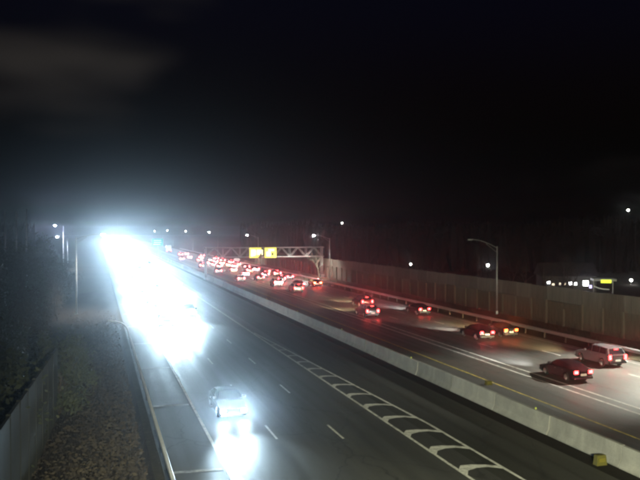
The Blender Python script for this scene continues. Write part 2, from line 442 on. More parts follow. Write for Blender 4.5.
# ------------------------------------------------------------------ sound wall on the right
wall = tag(empty('sound_wall', (55.0,0,-0.06)), 'tall brown timber sound wall running behind the right guardrail', 'sound wall')
bay = 3.6
def boards(x0, x1, z0, z1, n, seed):
    q = random.Random(seed); b = MB(); w = (bay-0.02)/n
    for k in range(n):
        o = q.uniform(-0.012,0.012)
        b.box((x0+o, k*w+0.008, z0), (x1+o, (k+1)*w-0.008, z1 + q.uniform(-0.015,0.015)))
    return b
lowm = [boards(0.0,0.10,0.0,2.86,9,i).mesh('lower_panel', m) for i, m in enumerate((M_WALL, M_WALL, M_WALL2))]
upm = [boards(-0.07,0.10,2.88,4.75,9,10+i).mesh('upper_panel', m) for i, m in enumerate((M_WALL, M_WALL2, M_WALL2, M_WALL))]
b = MB(); b.box((-0.24,-0.13,0.0),(-0.01,0.13,2.95)); b.box((-0.28,-0.16,2.95),(-0.08,0.16,3.02)); postm = b.mesh('post', M_WPOST)
for k in range(75):
    yy = 42 + bay*k
    link('lower_panel', lowm[rnd.randrange(3)], wall, (rnd.uniform(-.01,.01), yy, 0))
    link('upper_panel', upm[rnd.randrange(4)], wall, (rnd.uniform(-.02,.02), yy, rnd.choice((0,0,0,-0.06,0.05))))
    link('post', postm, wall, (rnd.uniform(-0.03,0.03), yy + rnd.uniform(-0.12,0.12), rnd.choice((0.0,0.02,-0.1,-0.2,-0.4,-0.9))))

# ------------------------------------------------------------------ timber wall bottom left
lw = tag(empty('boundary_wall', (-4.35,12.0,-0.06), math.atan2(-(-2.45+4.35), 47-12.0)), 'grey-green panel wall at lower left beside dark brush', 'boundary wall')
for k in range(15):
    b = MB(); q = random.Random(k)
    b.box((-0.12, 0.008, 0),(q.uniform(-.006,.006), 2.392, 4.6+q.uniform(-.03,.03)))
    b.build('panel', M_GWALL, lw, (0, k*2.4, 0))
    b = MB(); b.box((-0.16,-0.1,0),(0.02,0.1,4.66)); b.build('post', M_GWALL, lw, (0, k*2.4, 0))

# ------------------------------------------------------------------ street lamps
def street_lamp(x, y, h, arm, ang, label, lit=True, rise=1.1, group=None, power=None, color=(1.0,0.97,0.9), z0=-0.06, aim=(0.25,0,-1), cone=136):
    """arm reaches along local +X"""
    t = tag(empty('street_lamp', (x,y,z0), ang), label, 'street lamp', group)
    b = MB(); b.tube((0,0,0),(0,0,h),0.125,0.075,10); b.build('pole', M_ALU, t, smooth=True)
    b = MB(); b.tube((0,0,0),(0,0,0.45),0.22,0.19,10); b.build('base', M_GALV, t)
    pts = [(arm*k/6, 0, h-0.25+rise*math.sin(k/6*math.pi/2)) for k in range(7)]
    b = MB(); b.path(pts, 0.045, 6); b.path([(0,0,h-0.9),(arm*0.45,0,h-0.3+rise*0.55)], 0.03, 5); a = b.build('arm', M_ALU, t)
    tz = pts[-1][2]
    hb = MB()
    hb.prism([(-0.1,-0.08),(0.15,-0.12),(0.62,-0.10),(0.72,0.0),(0.6,0.10),(0.15,0.13),(-0.1,0.08)], lambda p,q,tt: (arm+p, q*1.25, tz-0.05+0.13*tt*(1-0.25*abs(p))))
    hd = hb.build('lamp_head', M_ALU, t)
    lb = MB(); lb.prism([(0.1,-0.12),(0.55,-0.10),(0.62,0.0),(0.55,0.10),(0.1,0.12)], lambda p,q,tt: (arm+p, q, tz-0.115+0.06*tt))
    if lit: lb.tube((arm+0.33,0,tz-0.09),(arm+0.33,0,tz-0.23),0.17,0.11,10)
    lb.build('lens', (M_LAMPB if color[0] < 0.9 else M_LAMP) if lit else M_LAMPOFF, hd)
    if lit:
        spot('lamp_light', t, (arm+0.35,0,tz-0.3), aim, power or LAMP_W, color, cone, 0.55, 0.15)
    return t
lampgrp = 'street lamps along the right side'
street_lamp(54.0, 92.3, 9.6, 3.9, math.pi, 'unlit grey street lamp in front of sound wall, its arm reaching left', False, 1.2, lampgrp)
street_lamp(54.0, 170.7, 9.9, 3.7, math.pi, 'lit street lamp at the right end of the sign gantry', True, 1.0, lampgrp)
street_lamp(54.0, 254.0, 9.4, 3.6, math.pi, 'lit street lamp rising above the yellow gantry sign', True, 1.0, lampgrp)
street_lamp(54.0, 345.0, 10.2, 3.8, math.pi, 'lit street lamp left of the gantry, first beyond it', True, 1.0, lampgrp)
street_lamp(54.0, 440.0, 10.5, 3.8, math.pi, 'lit street lamp left of the gantry, second beyond it', True, 1.0, lampgrp)
street_lamp(54.0, 560.0, 10.8, 3.8, math.pi, 'lit street lamp just right of the green sign', True, 1.0, lampgrp)
street_lamp(54.0, 690.0, 10.0, 3.8, math.pi, 'small far lit street lamp just left above the green sign', True, 1.0, lampgrp)
street_lamp(54.0, 52.0, 9.6, 3.9, math.pi, 'added lit street lamp on the right out of the frame', True, 1.0, lampgrp, LAMP_W*3.0, (0.98,0.98,0.82), aim=(0.75,0.0,-1), cone=88)  # unseen lamp, added and aimed to light the eastbound lanes
# left side row
street_lamp(-2.85, 106.5, 10.9, 3.2, 0.0, 'bright lit street lamp on tall pole at edge of white glare', True, 0.7, 'street lamps along the left side')
street_lamp(-2.0, -3.5, 11.0, 4.5, 0.0, 'added lit street lamp on the left behind the viewpoint', True, 0.8, 'street lamps along the left side', LAMP_W*11.0, (1.0,1.0,0.68), aim=(19,36,-13), cone=80)  # unseen floodlight added to brighten the near lanes
street_lamp(-8.6, 232.0, 9.3, 2.6, math.pi, 'blue-white street lamp left of the tall left pole, lower of two', True, 0.9, 'street lamps of the side road', None, (0.8,0.85,1.0))
street_lamp(-10.0, 236.0, 13.0, 2.0, math.pi, 'blue-white street lamp left of the tall left pole, upper of two', True, 0.6, 'street lamps of the side road', None, (0.8,0.85,1.0))
# bare poles above the trees on the far left
for x_, y_, h_, lb_ in ((-10.55,122,15.0,'rightmost'),(-12.2,124,14.7,'second from right'),(-13.95,125,14.7,'second from left'),(-15.6,127,14.4,'leftmost')):
    t = tag(empty('utility_pole', (x_,y_,-0.06)), 'thin pale bare pole above dark trees at far left, %s of four' % lb_, 'pole', 'bare poles above the left trees')
    b = MB(); b.tube((0,0,0),(0,0,h_),0.15,0.10,8); b.build('shaft', M_ALU, t, smooth=True)
    b = MB(); b.tube((0,0,h_),(0,0,h_+0.15),0.12,0.05,8); b.build('cap', M_ALU, t)

# ------------------------------------------------------------------ sign gantry
GY = 178.0
ga = tag(empty('sign_gantry', (24.9, GY, -0.06)), 'grey steel truss gantry spanning the right carriageway', 'gantry')
GW, ZB, ZT, GD = 29.3, 5.25, 7.55, 1.3
for zz in (ZB, ZT):
    for dd in (-GD/2, GD/2):
        b = MB(); b.tube((-0.4,dd,zz),(GW+0.4,dd,zz),0.13,0.13,8); b.build('chord', M_ALU, ga, smooth=True)
n = 14; stepx = GW/n
for dd in (-GD/2, GD/2):
    for k in range(n):
        a = (k*stepx, dd, ZB if k % 2 == 0 else ZT); c = ((k+1)*stepx, dd, ZT if k % 2 == 0 else ZB)
        b = MB(); b.tube(a, c, 0.065, 0.065, 6); b.build('brace', M_ALU, ga)
    for k in range(0, n+1, 2):
        b = MB(); b.tube((k*stepx,dd,ZB),(k*stepx,dd,ZT),0.06,0.06,6); b.build('upright', M_ALU, ga)
for k in range(0, n+1):
    b = MB(); b.tube((k*stepx,-GD/2,ZT),(k*stepx,GD/2,ZT),0.05,0.05,5); b.build('cross_tie', M_ALU, ga)
for x_ in (0.0, GW):
    for dd in (-GD/2, GD/2):
        b = MB(); b.tube((x_,dd,0),(x_,dd,ZT+0.2),0.17,0.15,10); b.build('leg', M_ALU, ga, smooth=True)
    b = MB(); b.tube((x_,-GD/2,2.2),(x_,GD/2,4.4),0.06,0.06,6); b.tube((x_,GD/2,2.2),(x_,-GD/2,4.4),0.06,0.06,6); b.build('leg_brace', M_ALU, ga)
    b = MB(); b.box((x_-0.45,-1.0,0),(x_+0.45,1.0,0.7 if x_ else 0.06)); b.build('footing', M_CONC, ga)
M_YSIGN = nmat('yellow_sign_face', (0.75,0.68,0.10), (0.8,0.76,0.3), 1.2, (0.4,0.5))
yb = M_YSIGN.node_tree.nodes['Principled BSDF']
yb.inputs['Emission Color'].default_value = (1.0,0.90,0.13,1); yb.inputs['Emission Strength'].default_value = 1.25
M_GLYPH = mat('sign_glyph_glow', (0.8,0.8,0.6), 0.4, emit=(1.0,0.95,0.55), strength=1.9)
def yellow_sign(x, w, label, kind):
    h = 2.5; z0 = ZB-0.25
    t = tag(empty('overhead_sign', (24.9+x, GY-GD/2-0.32, z0)), label, 'road sign', 'yellow signs on the gantry')
    b = MB(); b.box((0,0,0),(w,0.12,h)); b.build('panel', M_YSIGN, t)
    b = MB()
    for a, c in (((-.06,-.02,-.06),(w+.06,.1,-.002)),((-.06,-.02,h+.002),(w+.06,.1,h+.06)),((-.06,-.02,0),(-.002,.1,h)),((w+.002,-.02,0),(w+.06,.1,h))): b.box(a, c)
    b.build('frame', M_BLK, t)
    b = MB()
    if kind == 0:
        for (p,q),(r_,s_) in (((.12,.3),(.20,.82)),((.3,.52),(.2,.82)),((.36,.78),(.2,.74)),((.62,.8),(.5,.8))):
            b.box((p*w,-0.012,q*h*0.0+0.3*h*q+0.12),((p+r_)*w,-0.002,s_*h))
    else:
        b.box((0.14*w,-0.012,0.15*h),(0.52*w,-0.002,0.62*h)); b.box((0.3*w,-0.013,0.66*h),(0.82*w,-0.003,0.86*h))
    b.build('glowing_symbol', M_GLYPH, t)
    b = MB()
    if kind == 0: b.v += [(0.72*w,-0.02,0.0),(w,-0.02,0.0),(w,-0.02,0.55*h),(0.72*w,-0.005,0.0),(w,-0.005,0.0),(w,-0.005,0.55*h)]; b.f += [(0,1,2),(3,5,4),(0,3,4,1),(1,4,5,2),(2,5,3,0)]
    else: b.box((0.6*w,-0.02,0.22*h),(0.74*w,-0.005,0.50*h))
    b.build('dark_symbol', mat('sign_dark', (0.08,0.08,0.03), 0.6), t)
    for p in (0.2, 0.8):
        b = MB(); b.box((p*w-0.04,0.122,0),(p*w+0.04,0.29,h)); b.build('bracket', M_ALU, t)
yellow_sign(10.55, 2.95, 'glowing yellow sign on the gantry, left one with a notched corner', 0)
yellow_sign(14.35, 2.95, 'glowing yellow sign on the gantry, right one with a small dark mark', 1)
t = tag(empty('sign_floodlight', (24.9+7.4, GY-1.1, 4.2)), 'small white floodlight housing hanging under the gantry', 'floodlight')
b = MB(); b.prism([(-0.75,0.15),(-0.6,-0.05),(-0.3,-0.15),(0.3,-0.15),(0.6,-0.05),(0.75,0.15),(0.5,0.42),(-0.5,0.42)], lambda p,q,tt: (p, (tt-0.5)*0.7, q+0.3)); b.build('housing', mat('white_housing', (0.8,0.8,0.8), 0.4, emit=(1,1,1), strength=0.5), t)
b = MB(); b.tube((0,0,0.7),(0,0.45,1.1),0.05,0.05,6); b.build('bracket', M_ALU, t)

# far green sign on its own post
t = tag(empty('green_road_sign', (26.3, 345.0, -0.06)), 'small far green overhead road sign beside the glare', 'road sign')
b = MB(); b.tube((0,0,0),(0,0,7.9),0.2,0.16,8); b.build('post', M_ALU, t)
b = MB(); b.tube((-2.4,0,7.2),(2.6,0,7.2),0.09,0.09,6); b.build('arm', M_ALU, t)
b = MB(); b.box((-2.6,-0.35,4.6),(2.5,-0.25,8.0)); b.build('panel', mat('green_sign_glow', (0.02,0.30,0.22), 0.4, emit=(0.05,0.55,0.50), strength=0.55), t)  # glow stands in for headlights thrown back by the sign
b = MB()
for z_ in (5.3, 6.2, 7.1): b.box((-2.0+0.3*(z_>6),-0.366,z_-0.16),(1.6-0.4*(z_<6),-0.352,z_+0.16))
b.build('white_legend', mat('white_legend', (0.75,0.8,0.8), 0.4, emit=(0.5,0.85,0.85), strength=0.35), t)  # legend glows the same way, as if headlit

# ------------------------------------------------------------------ vehicles (local front = +Y, wheels at z = 0)
PAINT = {
 'matt_black': mat('paint_matt_black', (0.006,0.007,0.010), 0.45, 0.0, spec=0.25),
 'black': mat('paint_black', (0.010,0.010,0.012), 0.22, 0.2), 'navy': mat('paint_navy', (0.016,0.022,0.045), 0.22, 0.3),
 'grey': mat('paint_grey', (0.13,0.13,0.14), 0.28, 0.5), 'silver': mat('paint_silver', (0.42,0.43,0.44), 0.28, 0.6),
 'white': mat('paint_white', (0.72,0.72,0.71), 0.25), 'maroon': mat('paint_maroon', (0.12,0.012,0.014), 0.22, 0.2),
 'charcoal': mat('paint_charcoal', (0.035,0.036,0.04), 0.25, 0.4)}
SPEC = {
 'sedan': dict(L=2.38, W=0.92, low=0.23, hood=0.93, nose=0.62, tail=1.04, belt=0.98, r=0.33, ax=1.40, roof=1.45,
     cab=[(-1.88,1.03),(-1.05,1.40),(-0.35,1.455),(0.25,1.42),(1.02,0.97)], wb=0.84, wt=0.60),
 'suv': dict(L=2.38, W=0.97, low=0.30, hood=1.10, nose=0.80, tail=1.12, belt=1.12, r=0.37, ax=1.42, roof=1.74,
     cab=[(-2.30,1.10),(-1.98,1.66),(-0.9,1.745),(0.15,1.71),(0.95,1.09)], wb=0.90, wt=0.70)}
def car_meshes(kind):
    S = SPEC[kind]; L_, W, r, ax = S['L'], S['W'], S['r'], S['ax']; low = S['low']; out = {}
    def arch(cy_):
        ra = r + 0.07
        a0 = math.asin(max(-1, min(1, (low - r)/ra)))
        pts = []
        for k in range(9):
            a = a0 + (math.pi - 2*a0)*k/8
            pts.append((cy_ + ra*math.cos(a), r + ra*math.sin(a)))
        return pts
    tl, hd, ns = S['tail'], S['hood'], S['nose']
    p = [(-L_+0.06, low+0.10), (-L_, low+0.32), (-L_+0.03, tl-0.16), (-L_+0.14, tl-0.02), (-L_+0.5, tl+0.02), (0.95, S['belt']),
         (1.55, hd-0.04), (2.05, hd-0.15), (L_-0.08, ns+0.08), (L_, ns-0.1), (L_-0.02, low+0.16), (L_-0.12, low)]
    p += arch(ax) + arch(-ax) + [(-L_+0.22, low)]
    fr = [-1, -0.93, -0.75, -0.4, 0, 0.4, 0.75, 0.93, 1]
    b = MB(); n = len(p)
    for f in fr:
        for (yy, zz) in p:
            k = abs(f)
            sy = 1 - 0.055*k**3 if abs(yy) > L_*0.8 else 1
            up = max(0.0, (zz - 0.5)/(hd-0.5)) if zz > 0.5 else 0
            xx = f*W*(1 - 0.05*min(1, up)*k - (0.04*k if zz < low+0.05 else 0) - (0.06*k if abs(yy) > L_*0.85 else 0))
            b.v.append((xx, yy*sy, zz - (0.05*k**6 if zz > hd-0.2 else 0)))
    for i in range(len(fr)-1):
        for k in range(n):
            j = (k+1) % n; b.f.append((i*n+k, i*n+j, (i+1)*n+j, (i+1)*n+k))
    b.f.append(tuple(reversed(range(n)))); b.f.append(tuple((len(fr)-1)*n + k for k in range(n)))
    # cabin shell
    cab = S['cab']; z0 = cab[0][1]; zt = max(q[1] for q in cab)
    def wid(z): 
        t = max(0, min(1, (z - z0)/(zt - z0))); return S['wb'] + (S['wt']-S['wb'])*t**1.15
    def surf(f, yy, zz, off=0.0):
        k = abs(f); cen = -0.35
        bow = 0.10*(1-k*k)
        return (f*(wid(zz)+off), yy + (bow if yy > cen else -bow*0.7)*(0.3 if zz > zt-0.08 else 1.0), zz + (0.03*(1-k*k) if zz > zt-0.1 else 0))
    base = len(b.v); ff = [-1,-0.85,-0.45,0,0.45,0.85,1]; m = len(cab)
    for f in ff:
        for yy, zz in cab: b.v.append(surf(f, yy, zz - (0.02 if zz < zt-0.2 else 0.03*abs(f)**4)))
    for i in range(len(ff)-1):
        for k in range(m):
            j = (k+1) % m; b.f.append((base+i*m+k, base+i*m+j, base+(i+1)*m+j, base+(i+1)*m+k))
    b.f.append(tuple(base+k for k in reversed(range(m)))); b.f.append(tuple(base+(len(ff)-1)*m+k for k in range(m)))
    me = b.mesh('body', None)
    bm = bmesh.new(); bm.from_mesh(me)
    for f in bm.faces: f.smooth = True
    bm.to_mesh(me); bm.free(); me.set_sharp_from_angle(angle=R(32)); out['body'] = me
    def sheet(name, A, B, f0, f1, t0, t1, off, m_, nf=6, nt=3):
        g = MB()
        d = Vector((0, B[1]-A[1], -(B[0]-A[0]))).normalized()
        for jj in range(nt):
            for ii in range(nf):
                f = f0 + (f1-f0)*ii/(nf-1); t = t0 + (t1-t0)*jj/(nt-1)
                q = Vector(surf(f, A[0]+(B[0]-A[0])*t, A[1]+(B[1]-A[1])*t))
                sgn = 1 if A[0] > 0 else -1
                q += Vector((0, abs(d.y)*sgn, abs(d.z)))*off
                g.v.append(tuple(q))
        for jj in range(nt-1):
            for ii in range(nf-1): g.f.append((jj*nf+ii, jj*nf+ii+1, (jj+1)*nf+ii+1, (jj+1)*nf+ii))
        return g.mesh(name, m_, True)
    out['windshield'] = sheet('windshield', cab[4], cab[3], -0.9, 0.9, 0.08, 0.93, 0.022, M_GLASS)
    out['rear_window'] = sheet('rear_window', cab[0], cab[1], -0.86, 0.86, 0.15, 0.9, 0.022, M_GLASS)
    def side(sgn, ya0, ya1, yb1, yb0):
        g = MB(); zl = z0+0.07; zh = zt-0.10
        g.quad((sgn*(wid(zl)+0.014), ya0, zl), (sgn*(wid(zl)+0.014), ya1, zl), (sgn*(wid(zh)+0.022), yb1, zh), (sgn*(wid(zh)+0.022), yb0, zh))
        return g.mesh('side_window', M_GLASS)
    if kind == 'sedan': wins = [(-0.02,0.80,0.26,-0.05),(-0.95,-0.10,-0.12,-0.85),(-1.5,-1.02,-0.92,-1.02)]
    else: wins = [(0.0,0.74,0.22,0.0),(-1.0,-0.08,-0.08,-0.98),(-1.95,-1.08,-1.06,-1.80)]
    out['sides'] = [side(s, *w) for s in (-1, 1) for w in wins]
    # lamps
    def lampbox(name, x0, x1, y0_, y1_, z0_, z1_, m_, bev=0.03):
        g = MB(); g.box((x0,y0_,z0_),(x1,y1_,z1_)); me = g.mesh(name, m_)
        q = bmesh.new(); q.from_mesh(me); bmesh.ops.bevel(q, geom=q.edges[:], offset=bev, segments=2, affect='EDGES')
        sg = 1 if y1_ > 0 else -1
        q.normal_update()
        for f in q.faces: f.material_index = 0 if f.normal.y*sg > 0.45 else 1
        q.to_mesh(me); q.free(); me.materials.append(M_BLK)
        return me
    hz = ns-0.05
    out['head'] = [(lampbox('headlight', min(s*0.50*W/0.92, s*0.80*W/0.92), max(s*0.50*W/0.92, s*0.80*W/0.92), L_-0.20, L_-0.02, hz-0.09, hz+0.095, M_HEAD), s) for s in (-1,1)]
    tz0 = tl-0.33 if kind == 'sedan' else tl-0.40
    th = 0.25 if kind == 'sedan' else 0.40
    tw = (0.46, 0.84) if kind == 'sedan' else (0.60, 0.88)
    out['tail'] = [(lampbox('tail_light', min(s*tw[0]*W/0.92, s*tw[1]*W/0.92), max(s*tw[0]*W/0.92, s*tw[1]*W/0.92), -L_-0.02, -L_+0.2, tz0, tz0+th, M_TAIL), s) for s in (-1,1)]
    zb = (cab[1][1]-0.10)
    g = MB(); g.box((-0.18, cab[1][0]-0.16, zb-0.03),(0.18, cab[1][0]-0.02, zb+0.03)); out['brake'] = g.mesh('high_brake_light', M_TAIL)
    g = MB(); g.box((-0.26, -L_-0.03, tz0-0.16),(0.26, -L_+0.02, tz0+0.0)); out['plate'] = g.mesh('licence_plate', M_PLATE)
    g = MB(); g.box((-W*0.86, -L_-0.045, low+0.08),(W*0.86, -L_+0.2, low+0.26)); out['rb'] = g.mesh('rear_bumper', M_BLK)
    g = MB(); g.box((-W*0.84, L_-0.2, low+0.04),(W*0.84, L_+0.03, low+0.18)); out['fb'] = g.mesh('front_bumper', M_BLK)
    g = MB(); g.box((-W*0.42, L_-0.2, ns-0.26),(W*0.42, L_+0.02, ns-0.06)); out['grille'] = g.mesh('grille', M_BLK)
    out['mir'] = []
    for s in (-1,1):
        g = MB(); g.prism([(0.62,z0+0.02),(0.84,z0+0.03),(0.80,z0+0.17),(0.66,z0+0.17)], lambda p_,q_,t_: (s*(wid(z0)+0.01+0.20*t_), p_, q_)); out['mir'].append(g.mesh('mirror', M_BLK))
    out['hnd'] = []
    for s in (-1,1):
        g = MB()
        for yy in (0.02, -0.95): g.box((min(s*(W*0.972), s*(W*0.995)), yy-0.10, S['belt']-0.17),(max(s*(W*0.972), s*(W*0.995)), yy+0.08, S['belt']-0.13))
        out['hnd'].append(g.mesh('door_handles', M_CHROME))
    # wheel
    g = MB(); nseg = 18; ringp = [(0.0,r*0.66),(0.02,r*0.9),(0.05,r),(0.17,r),(0.20,r*0.9),(0.22,r*0.66)]
    for k in range(nseg):
        a = 2*math.pi*k/nseg
        for px, pr in ringp: g.v.append((px-0.22, pr*math.cos(a), pr*math.sin(a)))
    q = len(ringp)
    for k in range(nseg):
        j = (k+1) % nseg
        for i in range(q-1): g.f.append((k*q+i, k*q+i+1, j*q+i+1, j*q+i))
    g.f.append(tuple(k*q for k in range(nseg)))
    out['tyre'] = g.mesh('wheel', M_RUB, True)
    g = MB(); g.tube((-0.05,0,0),(-0.012,0,0), r*0.22, r*0.18, 10)
    for k in range(5):
        a = 2*math.pi*k/5
        g.tube((-0.03,0,0),(-0.03, r*0.66*math.cos(a), r*0.66*math.sin(a)), 0.045, 0.03, 5)
    i0 = len(g.v)
    for k in range(nseg):
        a = 2*math.pi*k/nseg
        g.v += [(-0.005, r*0.68*math.cos(a), r*0.68*math.sin(a)), (-0.10, r*0.60*math.cos(a), r*0.60*math.sin(a))]
    for k in range(nseg):
        j = (k+1) % nseg; g.f.append((i0+2*k, i0+2*j, i0+2*j+1, i0+2*k+1))
    g.f.append(tuple(i0+2*k+1 for k in range(nseg)))
    out['rim'] = g.mesh('rim', M_RIM)
    return out
CM = {k: car_meshes(k) for k in SPEC}
def car(kind, x, y, outbound, colour, label, group, head=None, tailm=None, beam=1.0, beamcol=None, detail=True, tilt=0.0, spill=0.5):
    """outbound = driving away from the viewpoint (tail lamps seen)"""
    Mx = CM[kind]; S = SPEC[kind]
    t = tag(empty('car', (x, y, 0.005), (0 if outbound else math.pi) + tilt), label, 'car', group)
    o = link('body', Mx['body'], t)
    if not Mx['body'].materials: Mx['body'].materials.append(PAINT['grey'])
    o.material_slots[0].link = 'OBJECT'; o.material_slots[0].material = PAINT[colour]
    link('windshield', Mx['windshield'], t); link('rear_window', Mx['rear_window'], t)
    for me in Mx['sides']: link('side_window', me, t)
    for me, s in Mx['head']:
        h = link('headlight', me, t)
        if outbound: h.material_slots[0].link = 'OBJECT'; h.material_slots[0].material = M_HEADW
    for me, s in Mx['tail']:
        h = link('tail_light', me, t); h.material_slots[0].link = 'OBJECT'
        h.material_slots[0].material = tailm or M_TAIL
    if outbound:
        h = link('high_brake_light', Mx['brake'], t); h.material_slots[0].link = 'OBJECT'; h.material_slots[0].material = tailm or M_TAIL
    link('licence_plate', Mx['plate'], t); link('rear_bumper', Mx['rb'], t); link('front_bumper', Mx['fb'], t); link('grille', Mx['grille'], t)
    for me in Mx['mir']: link('mirror', me, t)
    if detail:
        for me in Mx['hnd']: link('door_handles', me, t)
    for sx in (-1, 1):
        for sy in (-1, 1):
            w = link('wheel', Mx['tyre'], t, (sx*(S['W']+0.0), sy*S['ax'], S['r']))
            if sx < 0: w.rotation_euler = (0, 0, math.pi)
            link('rim', Mx['rim'], w)
    hz = S['nose']-0.05
    bc = beamcol or ((0.60,0.84,1.0) if not outbound else rnd.choice(((1.0,0.78,0.42),(1.0,0.92,0.78),(0.95,0.97,1.0))))
    pw = (HEAD_BEAM if not outbound else FWD_BEAM)*beam
    far = y > 170                     # far off, the two lamps of a pair merge into one light
    pair = ((0.0, 2.0),) if far else ((-1, 1.0), (1, 1.0))
    if outbound:
        spot('headlight_beam', t, (0, S['L']+0.06, hz), (0, 1, -0.075), pw*(1.5 if not far else 3.0), bc, 15, 1.0, 0.15).scale = (3.4, 1, 1)
        tc_ = (1.0,0.10,0.085) if tailm is not M_AMBER else (1.0,0.16,0.04)
        for sx, k in pair:
            spot('tail_light_spill', t, (sx*0.68, -S['L']-0.05, S['tail']-0.22), (-0.25, -1, 0.29), TAIL_SPILL*spill*k, tc_, 30, 0.7, 0.1).scale = (3.2, 1, 1)
    else:
        for sx, k in pair:
            spot('headlight_beam', t, (sx*0.62, S['L']+0.06, hz), (sx*0.03, 1, -0.088), pw*k, bc, 9.5, 0.9, 0.1).scale = (4.0, 1, 1)
            spot('headlight_spill', t, (sx*0.62, S['L']+0.07, hz), (0, 1, 0.24), HEAD_SPILL*spill*k, bc, 42, 0.6, 0.1).scale = (2.2, 1, 1)
    return t

def box_truck(x, y, label, group=None):
    t = tag(empty('box_truck', (x, y, 0.005)), label, 'truck', group)
    g = MB(); g.box((-1.22,-3.6,0.85),(1.22,2.4,3.7)); g.build('cargo_box', PAINT['white'], t)
    g = MB(); g.box((-1.12,-3.63,0.95),(1.12,-3.602,3.55))
    for k in range(6): g.box((-1.1,-3.65,1.1+0.4*k),(1.1,-3.632,1.14+0.4*k))
    g.build('rear_door', mat('truck_door', (0.6,0.6,0.6), 0.5), t)
    g = MB(); g.prism([(2.5,0.5),(4.4,0.5),(4.45,1.3),(4.0,1.5),(3.6,2.4),(2.5,2.5)], lambda p,q,tt: (-1.05+2.1*tt, p, q)); g.build('cab', PAINT['white'], t)
    g = MB(); g.box((-0.5,-3.5,0.55),(0.5,4.2,0.85)); g.build('chassis', M_BLK, t)
    for s in (-1,1):
        g = MB(); g.box((s*1.0-0.14,-3.66,0.62),(s*1.0+0.14,-3.58,0.84)); g.build('tail_light', M_TAIL, t)
        for yy in (-2.3, 3.4):
            g = MB(); g.tube((s*0.85,yy,0.48),(s*1.12,yy,0.48),0.48,0.48,16); g.build('wheel', M_RUB, t)
    spot('headlight_beam', t, (0,4.6,0.8), (0,1,-0.045), FWD_BEAM*2, (1,0.92,0.8), 48, 0.9, 0.15)

# oncoming (westbound) traffic
WG = 'oncoming cars with headlights on'
car('sedan', 8.05, 47.6, False, 'matt_black', 'dark car with two glaring headlights, nearest oncoming car', WG, spill=4.6, beam=0.13)
GL = 'oncoming car lost in the white headlight glare of the left carriageway'
lane = [7.85, 11.5, 15.1, 21.0]
for i, (ln, y_) in enumerate(((0,93),(1,101),(0,116),(1,127),(0,140),(2,150),(1,156),(0,168),(1,184),(2,196),(0,199),(1,216),(0,228),(2,240),(1,252),(0,262),(2,282),(1,296),(0,304),(0,345),(1,352),(2,338),(3,390),(0,400),(1,420),(0,452),(2,440),(1,470),(0,498),(3,480),(1,520),(0,548),(2,560),(1,590),(0,625),(1,650),(0,690))):
    car('suv' if i % 3 == 1 else 'sedan', lane[ln] + rnd.uniform(-.25,.25), y_, False, rnd.choice(('black','grey','silver','white','charcoal')), GL, 'oncoming cars in the glare', detail=False, spill=5.0 if y_ < 135 else (4.5 if y_ < 200 else (3.0 if y_ < 430 else 5.0)), beam=0.8 if y_ < 105 else (1.2 if y_ < 135 else (5.0 if y_ < 430 else 9.0)))

# outbound (eastbound) traffic
EG = 'cars driving away on the right carriageway'
car('suv', 35.4, 95.0, True, 'grey', 'car with broad bright tail lights in the lane by double white line', EG, spill=1.0)
car('suv', 39.3, 107.5, True, 'maroon', 'car just beyond the bright one, its red tail lights showing above it', EG, spill=0.7)
car('sedan', 43.5, 96.0, True, 'black', 'dark car with two red tail lights in the far lane, midway along sound wall', EG, beamcol=(0.85,0.97,0.95))
car('sedan', 39.9, 72.5, True, 'black', 'dark car with hot red tail lights, left of a close pair', EG)
car('sedan', 43.4, 73.5, True, 'charcoal', 'dark car with orange-red tail lights, right of a close pair', EG, tailm=M_AMBER, beamcol=(1.0,0.75,0.36))
car('sedan', 35.9, 50.8, True, 'black', 'black sedan with red tail lights, nearest car on the right carriageway', EG, beamcol=(0.95,1.0,0.97))
car('suv', 42.6, 55.2, True, 'grey', 'grey car with pinkish white tail lights at right edge of picture', EG, beamcol=(1.0,0.76,0.38))
car('sedan', 43.8, 149.0, True, 'maroon', 'car braking with orange-red glow beneath right end of gantry', EG, tailm=M_BRAKE, spill=3.0)
car('suv', 36.2, 136.0, True, 'silver', 'car with bright tail lights below the gantry, nearest of the dense queue', EG)
QL = 'car in the dense queue of blurred red tail lights around the gantry'
for i, (x_, y_) in enumerate(((36.0,152),(39.8,147),(43.4,171),(39.9,164),(36.1,170),(36.0,187),(39.8,181),(43.5,196),(36.2,206),(39.9,201),(43.3,222),(36.0,228),(40.0,224),(36.1,251),(39.8,247),(43.5,252),(36.0,276),(40.0,272),(43.4,284),(36.1,306),(39.9,300),(31.4,232),(31.4,168),(31.3,201),(43.5,184),(43.4,208),(40.0,236),(43.5,238),(36.1,240),(39.9,262),(43.4,268),(31.3,290),(43.5,322),(36.0,340),(39.9,350))):
    car('suv' if i % 3 == 0 else 'sedan', x_ + rnd.uniform(-.2,.2), y_, True, rnd.choice(('black','grey','silver','white','maroon')), QL, 'queue of tail lights', detail=False, spill=0.3, tailm=M_TAILQ)
box_truck(36.1, 400.0, 'white box truck far down the right carriageway below the green sign')

